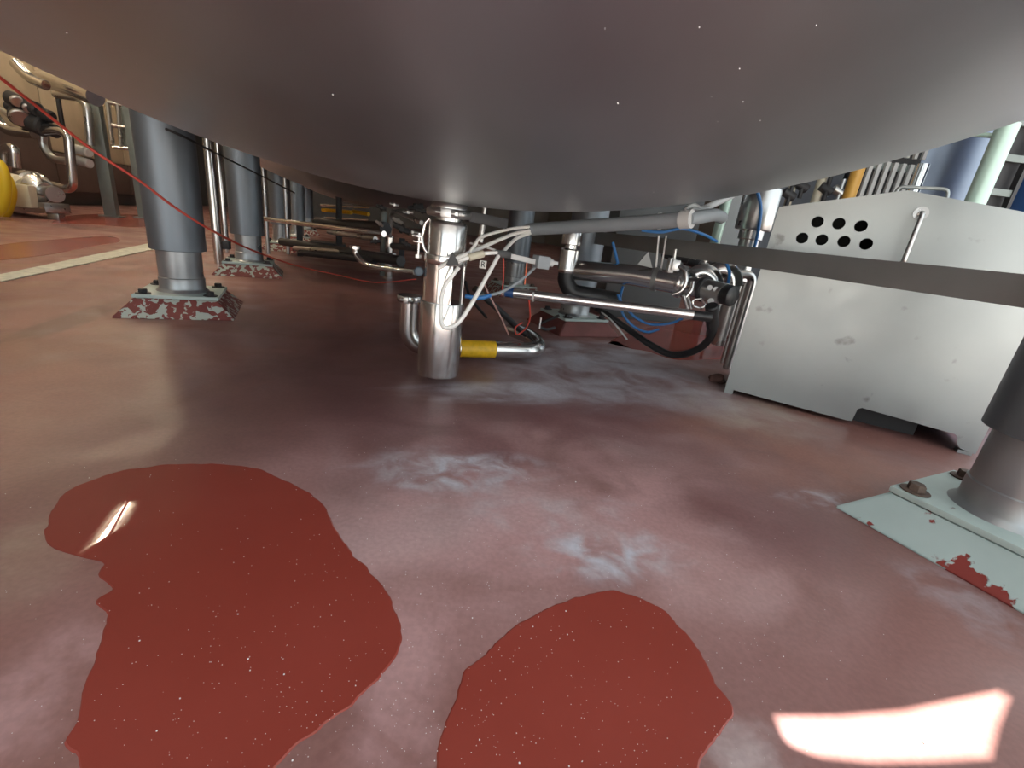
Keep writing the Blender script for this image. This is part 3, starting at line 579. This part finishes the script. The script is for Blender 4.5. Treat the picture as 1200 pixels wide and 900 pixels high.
# black hose and blue hoses
cab([(834, 366, 1.60), (836, 378, 1.62), (834, 392, 1.66), (824, 405, 1.72), (806, 414, 1.80), (785, 415, 1.86), (762, 404, 1.92), (738, 387, 2.0), (715, 371, 2.05), (700, 361, 2.1)], .0145, 'thick black rubber hose looping down to the wet floor', M_black, 'black_hose', 'hose')
bm = B(); cyl(bm, P(834, 358, 1.58), P(835, 382, 1.62), .022, bev=.004); one('hose_coupling', bm, M_black, 'black coupling joining the rod end and the hose', 'coupling')
cab([(724, 345, 1.9), (727, 352, 1.9), (735, 362, 1.88), (745, 372, 1.88), (762, 380, 1.9), (785, 379, 1.9), (800, 373, 1.9)], .0055, 'upper blue air hose sagging under the rod', M_blue, 'blue_hose', 'hose')
cab([(730, 336, 1.95), (727, 350, 1.92), (730, 368, 1.9), (742, 382, 1.9), (758, 389, 1.92), (772, 386, 1.94)], .0055, 'lower blue air hose sagging under the rod', M_blue, 'blue_hose', 'hose')
cab([(718, 284, 1.95), (721, 296, 1.94), (724, 309, 1.93)], .006, 'blue hose end standing on the thick pipe', M_blue, 'blue_hose', 'hose')
cab([(848, 302, 1.72), (852, 310, 1.72), (855, 321, 1.74), (853, 334, 1.76)], .006, 'blue hose end curling at the rounded elbows', M_blue, 'blue_hose', 'hose')
cab([(752, 270, 1.62), (775, 272, 1.6), (800, 268, 1.6), (825, 275, 1.62), (840, 283, 1.66)], .005, 'blue hose running along under the conduit', M_blue, 'blue_hose', 'hose')
cab([(802, 250, 1.5), (806, 243, 1.5), (814, 241, 1.52), (822, 245, 1.55), (832, 243, 1.6)], .007, 'white cable hooking over the conduit collar', M_lgrey)
cab([(806, 252, 1.5), (811, 246, 1.5), (818, 246, 1.52), (826, 250, 1.55)], .006, 'inner pale cable hooking over the conduit collar', M_lgrey)
cab([(700, 362, 2.1), (718, 377, 2.0), (735, 398, 1.98)], .004, 'thin pale wire running beside the black hose', M_lgrey, 'wire', 'wire')

# upright valve and pipes behind the cover
Y3 = 2.35
uvv = thing('upright_actuator', Vector((P(888, 280, Y3).x, Y3, 0)), 'upright steel valve actuator with a blue air tube up its side', 'actuator')
c = P(892, 250, Y3); o3 = (c.x-.02, Y3, 0)
def z3(py): return P(892, py, Y3).z
fin('cylinder', lathe(B(), [(0, z3(283)), (.052, z3(283)), (.056, z3(282)), (.056, z3(271.5)), (.078, z3(271)), (.082, z3(269)), (.082, z3(224)), (.078, z3(221)), (0, z3(220))], o3, seg=40), M_steel2, uvv)
fin('lower_neck', lathe(B(), [(0, .05), (.045, .05), (.045, z3(283)), (0, z3(283))], o3, seg=28), M_steel2, uvv)
fin('air_tube', tube(B(), cr(PP([(880, 300, Y3-.10), (886, 283, Y3-.10), (891, 255, Y3-.10), (891, 238, Y3-.10), (887, 223, Y3-.095)]), 6), .0075, 10), M_blue, uvv)
pipe('pale_pipe', fillet([P(853, 229, 2.3), P(836, 290, 2.3), P(836, 296, 2.9)], .06), .0235, M_greenpipe, 'pale green upright pipe between the conduit and the actuator', 'pipe')
pipe('slanted_pipe', PP([(858, 229, 2.25), (822, 246, 2.0)]), .014, M_lgrey, 'pale sloping tube meeting the green pipe top', 'tube')
bm = B(); box(bm, P(868, 262, 2.9), (.30, .03, .45), .25); box(bm, P(868, 262, 2.9)+Vector((0, 0, -.45)), (.05, .03, .5), .25); one('grey_board', bm, mat('board_grey', (.16, .17, .17), .6, .2), 'dark grey board standing behind the pale green pipe', 'board')

q = P(755, 300, 3.3); bm = B(); box(bm, (q.x, q.y, .42), (.55, .30, .84), .1, .01); one('control_cabinet', bm, mat('cabinet_grey', (.10, .105, .105), .55, .3), 'dark grey cabinet in the shade behind the thick steel pipe', 'cabinet')
# right-hand distance
Y5 = 5.2
for k, (px, w, m, lb) in enumerate(((930, .035, M_cream, 'cream insulated pipe nearest the actuator'), (962, .045, M_cream, 'cream insulated pipe next to the amber one'), (1000, .055, M_amber, 'amber coloured upright pipe behind the cover'))):
    p = P(px, 215, 4.7 if m is M_amber else Y5); pipe('insulated_pipe', [Vector((p.x, p.y, 0)), Vector((p.x, p.y, 3.0))], w, m, lb, 'pipe', 'upright pipes beyond the cover')
rk = thing('slatted_guard', Vector((P(1040, 210, 5.0).x, 5.0, 0)), 'grey upright slatted guard behind the cover', 'guard')
c0 = P(1043, 210, 5.0)
bm = B(); box(bm, (c0.x+.01, 5.09, .95), (.56, .02, 1.86)); fin('backing_or_shade', bm, M_dark, rk, smooth=False)  # dark sheet added as the shade in the gaps between slats
for k in range(7):
    bm = B(); box(bm, (c0.x-.23+k*.078, 5.0, .78), (.036, .03, 1.555)); fin('slat', bm, M_lgrey, rk, smooth=False)
for zc in (1.52, .12):
    bm = B(); box(bm, (c0.x+.005, 5.03, zc), (.55, .03, .07)); fin('rail', bm, M_post, rk, smooth=False)
for k in range(7):
    bm = B(); box(bm, (c0.x-.23+k*.078, 5.0, 1.72), (.03, .03, .22)); fin('slat', bm, M_lgrey, rk, smooth=False)
c = P(1105, 190, 5.6); R_ = .85
one('round_vessel', lathe(B(), [(0, .02), (R_, .02), (R_, 3.4), (R_*.8, 3.6), (0, 3.7)], (c.x+.15, c.y+.55, 0), seg=64), mat('vessel_steel', (.27, .31, .38), .33, .8, var=.08, vscale=3), 'bluish steel round vessel behind the cover', 'vessel')
p = P(1163, 190, 3.6); pipe('green_pipe', [Vector((p.x, p.y, 0)), Vector((p.x, p.y, 1.55)), Vector((p.x, p.y, 1.58))], .062, M_greenpipe, 'thick pale green pipe in front of the round vessel', 'pipe')
pipe('green_branch', cr([Vector((p.x, p.y, 1.50)), P(1150, 158, 3.7), P(1125, 157, 3.8)], 5), .016, M_greenpipe, 'slim pale green branch off the thick green pipe', 'pipe')
p = P(1060, 215, 4.4); pipe('steel_standpipe', [Vector((p.x+.1, p.y, 0)), Vector((p.x+.1, p.y, z_ := P(1080, 192, 4.4).z))], .045, M_steel, 'short steel standpipe in front of the slatted guard', 'pipe')
p = P(1184, 190, 4.1); ck = thing('cable_ladder', Vector((p.x, p.y, 0)), 'black upright cable ladder between the green pipe and the blue vessel', 'ladder')
for s in (-.12, .12):
    bm = B(); box(bm, (p.x+s, p.y, 1.2), (.03, .05, 2.4)); fin('stile', bm, M_dark, ck, smooth=False)
for k in range(9):
    bm = B(); box(bm, (p.x, p.y, .25+k*.25), (.22, .03, .05)); fin('rung', bm, M_post, ck, smooth=False)
bm = B(); box(bm, (p.x, p.y+.06, 1.2), (.27, .02, 2.4)); fin('backing_or_shade', bm, M_dark, ck, smooth=False)
p = P(1252, 200, 4.35); one('blue_vessel', lathe(B(), [(0, 0), (.42, 0), (.42, 3.3), (.36, 3.5), (0, 3.6)], (p.x, p.y, 0), seg=56), M_bluep, 'deep blue painted vessel at the far right', 'vessel')
bm = B(); box(bm, P(945, 225, 6.2)+Vector((-.3, 0, -.42)), (1.2, .3, 2.6), .0); one('machine_cabinet', bm, mat('panel_grey', (.22, .24, .27), .5, .4), 'grey machine cabinet behind the cream pipes', 'cabinet')
for k, (px, py) in enumerate(((948, 218), (941, 228), (955, 222), (975, 225), (983, 230))):
    c = P((930, 930, 962, 975, 1000)[k]+(9, -6, 5, 7, -4)[k], py, 5.16); bm = B(); cyl(bm, c+Vector((-.06, 0, .03)), c+Vector((.06, -.02, -.03)), .045, bev=.008); cyl(bm, c+Vector((0, -.03, -.12)), c+Vector((0, -.03, .12)), .02)
    one('tee_fitting', bm, M_dark if k < 3 else M_steel2, 'dark pipe tee among the cream pipes' if k < 3 else 'steel pipe tee between the cream and amber pipes', 'fitting', 'fittings among the upright pipes')

# ------------------------------------------------------------------ left: cords and pipes among the legs
cab([(-30, 70, 1.15), (0, 91, 1.2), (60, 138, 1.35), (110, 177, 1.44), (165, 213, 1.52), (205, 243, 1.60), (250, 271, 1.72), (300, 295, 2.15), (350, 312, 2.8), (395, 322, 3.15), (440, 331, 3.05), (488, 327, 3.1)], .0042, 'long thin red cord slanting down past the front leg to the floor', M_red, 'red_cord', 'cord')
cab([(194, 151, 1.70), (215, 160, 1.72), (240, 173, 1.85), (268, 187, 2.3), (300, 203, 2.75), (345, 226, 3.3)], .0045, 'thin black cable slung between the leg tops', M_black, 'black_cable', 'cable')
p = G(258, 312); y_ = P(247, 230, 2.9)
for (px, py, r, lb) in ((257, 309, .030, 'thicker of two upright steel pipes between the front legs'), (266, 296, .022, 'thinner of two upright steel pipes between the front legs')):
    q = G(px, py); pipe('upright_pipe', [q, q+Vector((0, 0, .9))], r, M_steel, lb, 'pipe', 'upright pipes between the legs')
bm = B(); c = G(263, 302); box(bm, c+Vector((0, 0, .10)), (.10, .05, .06), .3, .004); one('pipe_clip', bm, M_dark, 'small dark clip low on the upright pipes', 'clip')
pipe('long_pipe', PP([(306, 256, 4.0), (450, 274, 2.9)]), .018, M_steel, 'long level steel pipe in the dark behind the front legs', 'pipe')
t = thing('bent_pipe', P(450, 316, 2.3), 'bent steel pipe end with a flange in the dark beside the valve', 'pipe')
fin('pipe_run', tube(B(), cr(PP([(416, 291, 2.3), (418, 299, 2.3), (428, 309, 2.28), (445, 314, 2.24), (486, 319, 2.15)]), 6), .0135, 16), M_steel, t)
q = P(416, 290, 2.3); bm = B(); cyl(bm, q-Vector((0, 0, .006)), q+Vector((0, 0, .008)), .028, seg=20); fin('flange', bm, M_steel, t)
for (px, y0, y1, Y_, r, m, lb) in ((457, 276, 309, 3.7, .034, M_steel, 'short bright upright steel tube in the dark'), (450, 248, 308, 3.75, .026, M_post, 'dark brown upright post beside the bright tube'), (397, 222, 262, 4.6, .03, M_dark, 'dark post under the far tank'), (333, 192, 258, 4.4, .018, M_steel2, 'thin pipe before the far leg'), (308, 190, 236, 4.2, .016, M_steel2, 'thin pipe beside the second leg')):
    a = P(px, y0, Y_); b2 = Vector((a.x, a.y, 0)); pipe('stand_pipe', [b2, a], r, m, lb, 'pipe', 'upright pipes in the dark')
pipe('branch_pipe', fillet(PP([(457, 278, 3.66), (458, 250, 3.62), (463, 247, 3.5), (494, 261, 2.9)]), .05), .014, M_steel2, 'slim bent steel pipe left of the valve neck', 'pipe')
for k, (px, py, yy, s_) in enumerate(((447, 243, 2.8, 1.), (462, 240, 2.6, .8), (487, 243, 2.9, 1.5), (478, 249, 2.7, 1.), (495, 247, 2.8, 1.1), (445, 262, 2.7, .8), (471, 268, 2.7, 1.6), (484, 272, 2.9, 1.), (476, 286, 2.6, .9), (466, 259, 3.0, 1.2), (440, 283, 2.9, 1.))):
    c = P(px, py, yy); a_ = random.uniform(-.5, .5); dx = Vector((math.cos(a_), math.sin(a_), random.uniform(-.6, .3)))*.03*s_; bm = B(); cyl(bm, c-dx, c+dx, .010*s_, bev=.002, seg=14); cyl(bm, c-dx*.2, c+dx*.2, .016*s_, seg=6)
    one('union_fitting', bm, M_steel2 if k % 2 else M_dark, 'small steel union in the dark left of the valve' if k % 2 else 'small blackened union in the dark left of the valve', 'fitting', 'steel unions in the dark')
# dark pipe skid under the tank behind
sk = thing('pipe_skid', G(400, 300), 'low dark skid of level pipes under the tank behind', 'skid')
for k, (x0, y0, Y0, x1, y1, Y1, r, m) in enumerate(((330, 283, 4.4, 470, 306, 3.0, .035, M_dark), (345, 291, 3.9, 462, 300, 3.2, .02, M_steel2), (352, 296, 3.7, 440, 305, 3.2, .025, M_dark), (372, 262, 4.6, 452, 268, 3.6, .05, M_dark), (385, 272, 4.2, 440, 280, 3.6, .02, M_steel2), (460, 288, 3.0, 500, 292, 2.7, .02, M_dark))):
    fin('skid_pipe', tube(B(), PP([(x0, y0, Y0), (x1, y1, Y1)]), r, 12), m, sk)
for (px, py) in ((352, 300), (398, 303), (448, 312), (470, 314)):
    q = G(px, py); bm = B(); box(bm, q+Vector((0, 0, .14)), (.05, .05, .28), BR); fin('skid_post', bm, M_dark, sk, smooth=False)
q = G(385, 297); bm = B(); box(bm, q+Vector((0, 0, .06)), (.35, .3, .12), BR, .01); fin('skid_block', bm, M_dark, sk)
for (x0, x1, py, Y_, r, m, lb) in ((378, 412, 246, 7.2, .03, M_label, 'yellow banded far pipe, longer one'), (414, 432, 248, 7.2, .03, M_label, 'yellow banded far pipe, shorter one'), (376, 434, 240, 7.3, .02, M_steel, 'bright thin far pipe above the yellow ones'), (380, 432, 255, 7.2, .015, M_steel, 'bright thin far pipe below the yellow ones')):
    pipe('far_pipe', PP([(x0, py, Y_), (x1, py+3, Y_-.2)]), r, m, lb, 'pipe', 'far pipes under the row')

# ------------------------------------------------------------------ left background: pump, pipework, panels on the wall
yh = thing('yellow_hose', P(4, 255, 4.5), 'thick yellow hose hanging in two coils beside the pump', 'hose')
fin('coil', tube(B(), cr(PP([(-30, 186, 4.3), (-4, 190, 4.3), (5, 206, 4.3), (6, 228, 4.3), (0, 246, 4.3), (-18, 256, 4.3)]), 8), .042, 16), M_yellow, yh)
fin('coil', tube(B(), cr(PP([(-20, 200, 4.5), (4, 205, 4.5), (13, 222, 4.5), (11, 240, 4.5), (3, 254, 4.5), (-16, 264, 4.5)]), 8), .04, 16), M_yellow, yh)
pu = thing('process_pump', G(45, 262), 'cream and steel centrifugal pump on a low steel frame', 'pump')
yp = 4.95
bm = B(); cyl(bm, P(-4, 216, yp-.12), P(30, 222, yp-.12), .135, bev=.03, seg=28); fin('motor', bm, M_cream, pu)
bm = B(); box(bm, P(24, 229, yp-.28), (.22, .12, .22), .3, .02); fin('terminal_box', bm, M_cream, pu)
a, b2 = P(33, 218, yp), P(54, 224, yp-.05)
bm = B(); cyl(bm, a, a+(b2-a)*.45, .165, bev=.02, seg=32); cyl(bm, a+(b2-a)*.45, b2, .15, .11, bev=.03, seg=32); fin('volute', bm, M_steel, pu)
bm = B(); cyl(bm, b2, P(64, 228, yp-.1), .05, seg=20); cyl(bm, P(62, 227, yp-.08), P(65, 228, yp-.1), .08, seg=20); fin('inlet', bm, M_steel2, pu)
bm = B(); bar(bm, P(-10, 242, yp), P(68, 244, yp-.1), .25, .10, .01); fin('base_frame', bm, M_steel2, pu)
q = P(65, 250, yp-.1); bm = B(); box(bm, (q.x, q.y, q.z*.5), (.10, .10, q.z), .3, .005); fin('foot', bm, M_steel2, pu)
q = P(0, 250, yp); bm = B(); box(bm, (q.x, q.y, q.z*.5), (.10, .10, q.z), .3, .005); fin('foot', bm, M_steel2, pu)
def lp(pts, r, label, m=M_steel, name='bent_tube', rad=.12): return pipe(name, fillet(PP(pts), rad), r, m, label, 'pipe')
lp([(60, 217, 5.3), (86, 224, 5.3), (80, 158, 5.3), (68, 152, 5.3), (52, 153, 5.35)], .045, 'bright steel pipe bent round a square corner above the pump')
lp([(50, 158, 5.5), (50, 172, 5.5), (62, 187, 5.5), (82, 189, 5.5)], .04, 'darker steel pipe curving under the bright bent one', M_steel2, rad=.3)
lp([(6, 200, 5.2), (5, 176, 5.2), (16, 172, 5.2), (18, 196, 5.2)], .05, 'short inverted steel bend behind the yellow hose')
lp([(-12, 128, 5.4), (4, 150, 5.4), (12, 154, 5.4), (40, 157, 5.4)], .05, 'steel pipe running level into the dark valve cluster')
lp([(17, 73, 5.2), (34, 92, 5.2), (54, 100, 5.2)], .05, 'bright steel pipe sloping under the tank edge')
lp([(49, 92, 5.6), (75, 100, 5.4), (112, 114, 5.2)], .085, 'fat steel duct sloping beneath the tank edge')
lp([(64, 110, 5.9), (92, 114, 5.9), (102, 124, 5.9), (106, 170, 5.9)], .045, 'dark bent pipe beside the grey post', M_steel2)
lp([(0, 128, 5.6), (14, 138, 5.6), (24, 139, 5.6)], .03, 'thin curved pipe entering the dark valve cluster', M_steel2)
lp([(68, 114, 6.0), (71, 135, 6.0), (76, 160, 6.0)], .025, 'thin dark upright pipe in front of the beige panel', M_dark)
vc = thing('valve_cluster', P(40, 135, 5.3), 'dark cluster of valves amid the steel pipes', 'valve')
for k, (px, py, a, r) in enumerate(((28, 122, .16, .07), (40, 130, .2, .06), (36, 142, .15, .11), (48, 148, .18, .07), (30, 132, .2, .05))):
    c = P(px, py, 5.3+.03*k); bm = B(); cyl(bm, c+Vector((-a, 0, .05)), c+Vector((a, 0, -.04)), r, bev=.015, seg=18); fin('valve_body', bm, M_dark, vc)
    bm = B(); cyl(bm, c+Vector((.0, -r, .02)), c+Vector((.03, -r-.02, .0)), r*.8, bev=.01, seg=16); fin('cap', bm, M_steel2, vc)
gc = thing('gauge_cluster', P(98, 180, 5.9), 'two small round gauges on a steel stub by the grey post', 'gauge')
for (px, py) in ((96, 176), (97, 189)):
    c = P(px, py, 5.9); bm = B(); cyl(bm, c+Vector((-.11, .0, .01)), c+Vector((.12, -.03, -.02)), .055, bev=.012, seg=20); fin('gauge', bm, M_lgrey, gc)
for (p0, w, lb) in ((G(132, 254), .13, 'grey-green upright post standing before the beige panels'), (G(170, 256), .12, 'grey upright post just beside the sleeved leg')):
    t = thing('steel_post', p0, lb, 'post', 'posts before the panels'); bm = B(); box(bm, p0+Vector((0, 0, 1.3)), (w, w, 2.6), BR, .006); fin('column', bm, M_post, t)
    bm = B(); box(bm, p0+Vector((0, 0, .008)), (w+.09, w+.09, .016), BR); fin('base_plate', bm, M_post, t)
# wall panels: cream cabinets with brown lower boards
def cab_unit(u, v0, v1, z0, z1, m, name, label, cat, dep=.25):
    bm = B(); box(bm, uv(u, (v0+v1)/2, (z0+z1)/2), (dep, v1-v0-.03, z1-z0), BR, .01); return one(name, bm, m, label, cat, 'cladding along the left wall')
for k in range(7):
    v0 = 5.2+k*1.25
    cab_unit(-4.01, v0, v0+1.25, .75, 2.9, M_beige, 'wall_panel', 'beige cladding panel on the left wall', 'panel', .16)
    cab_unit(-3.99, v0, v0+1.25, .22, .73, M_brown, 'lower_panel', 'dark brown lower board on the left wall', 'panel', .2)
bm = B(); box(bm, uv(-3.77, 7.3, .46), (.22, 2.2, .92), BR, .01); one('skid_cabinet', bm, M_brown, 'low dark brown cabinet behind the bright bent pipe', 'cabinet')
mf = thing('mesh_frame', P(142, 148, 7.5), 'grey metal frame grille between the post and the leg', 'frame')
f0, f1, f2, f3 = P(126, 120, 7.4), P(166, 128, 7.6), P(166, 176, 7.6), P(132, 172, 7.4)
for (a, b2) in ((f0, f1), (f1, f2), (f2, f3), (f3, f0), ((f0+f1)/2*.6+(f0*.4), (f3+f2)/2*.6+f3*.4), ((f0+f3)/2, (f1+f2)/2)):
    bm = B(); tube(bm, [a, b2], .03, 8); fin('frame_bar', bm, M_steel2, mf)
bm = B(); bar(bm, (f0+f3)/2+Vector((0, .15, 0)), (f1+f2)/2+Vector((0, .15, 0)), .02, (f0-f3).length*.95); fin('backing_or_shade', bm, M_post, mf)

# ceiling lamps over the left aisle
tm = bpy.data.materials.new('lamp_tube'); tm.use_nodes = True; pb2 = tm.node_tree.nodes['Principled BSDF']; pb2.inputs['Emission Color'].default_value = (1, .80, .56, 1); pb2.inputs['Emission Strength'].default_value = 150
for k, (u, v) in enumerate(((-2.9, 3.6), (-2.9, 6.2), (-2.9, 8.8), (-2.9, 11.4))):
    t = thing('ceiling_lamp', uv(u, v, 3.85), 'long ceiling lamp hung over the left aisle', 'lamp', 'aisle lamps')
    bm = B(); box(bm, uv(u, v, 3.9), (.32, 1.3, .08), BR, .01); fin('housing', bm, M_lgrey, t)
    for s_ in (-.55, .55):
        bm = B(); cyl(bm, uv(u, v+s_, 3.94), uv(u, v+s_, ZC), .008, seg=8); fin('hanger_rod', bm, M_steel2, t)
    bm = B(); cyl(bm, uv(u, v-.6, 3.835), uv(u, v+.6, 3.835), .016, seg=12); fin('lamp_tube', bm, tm, t)
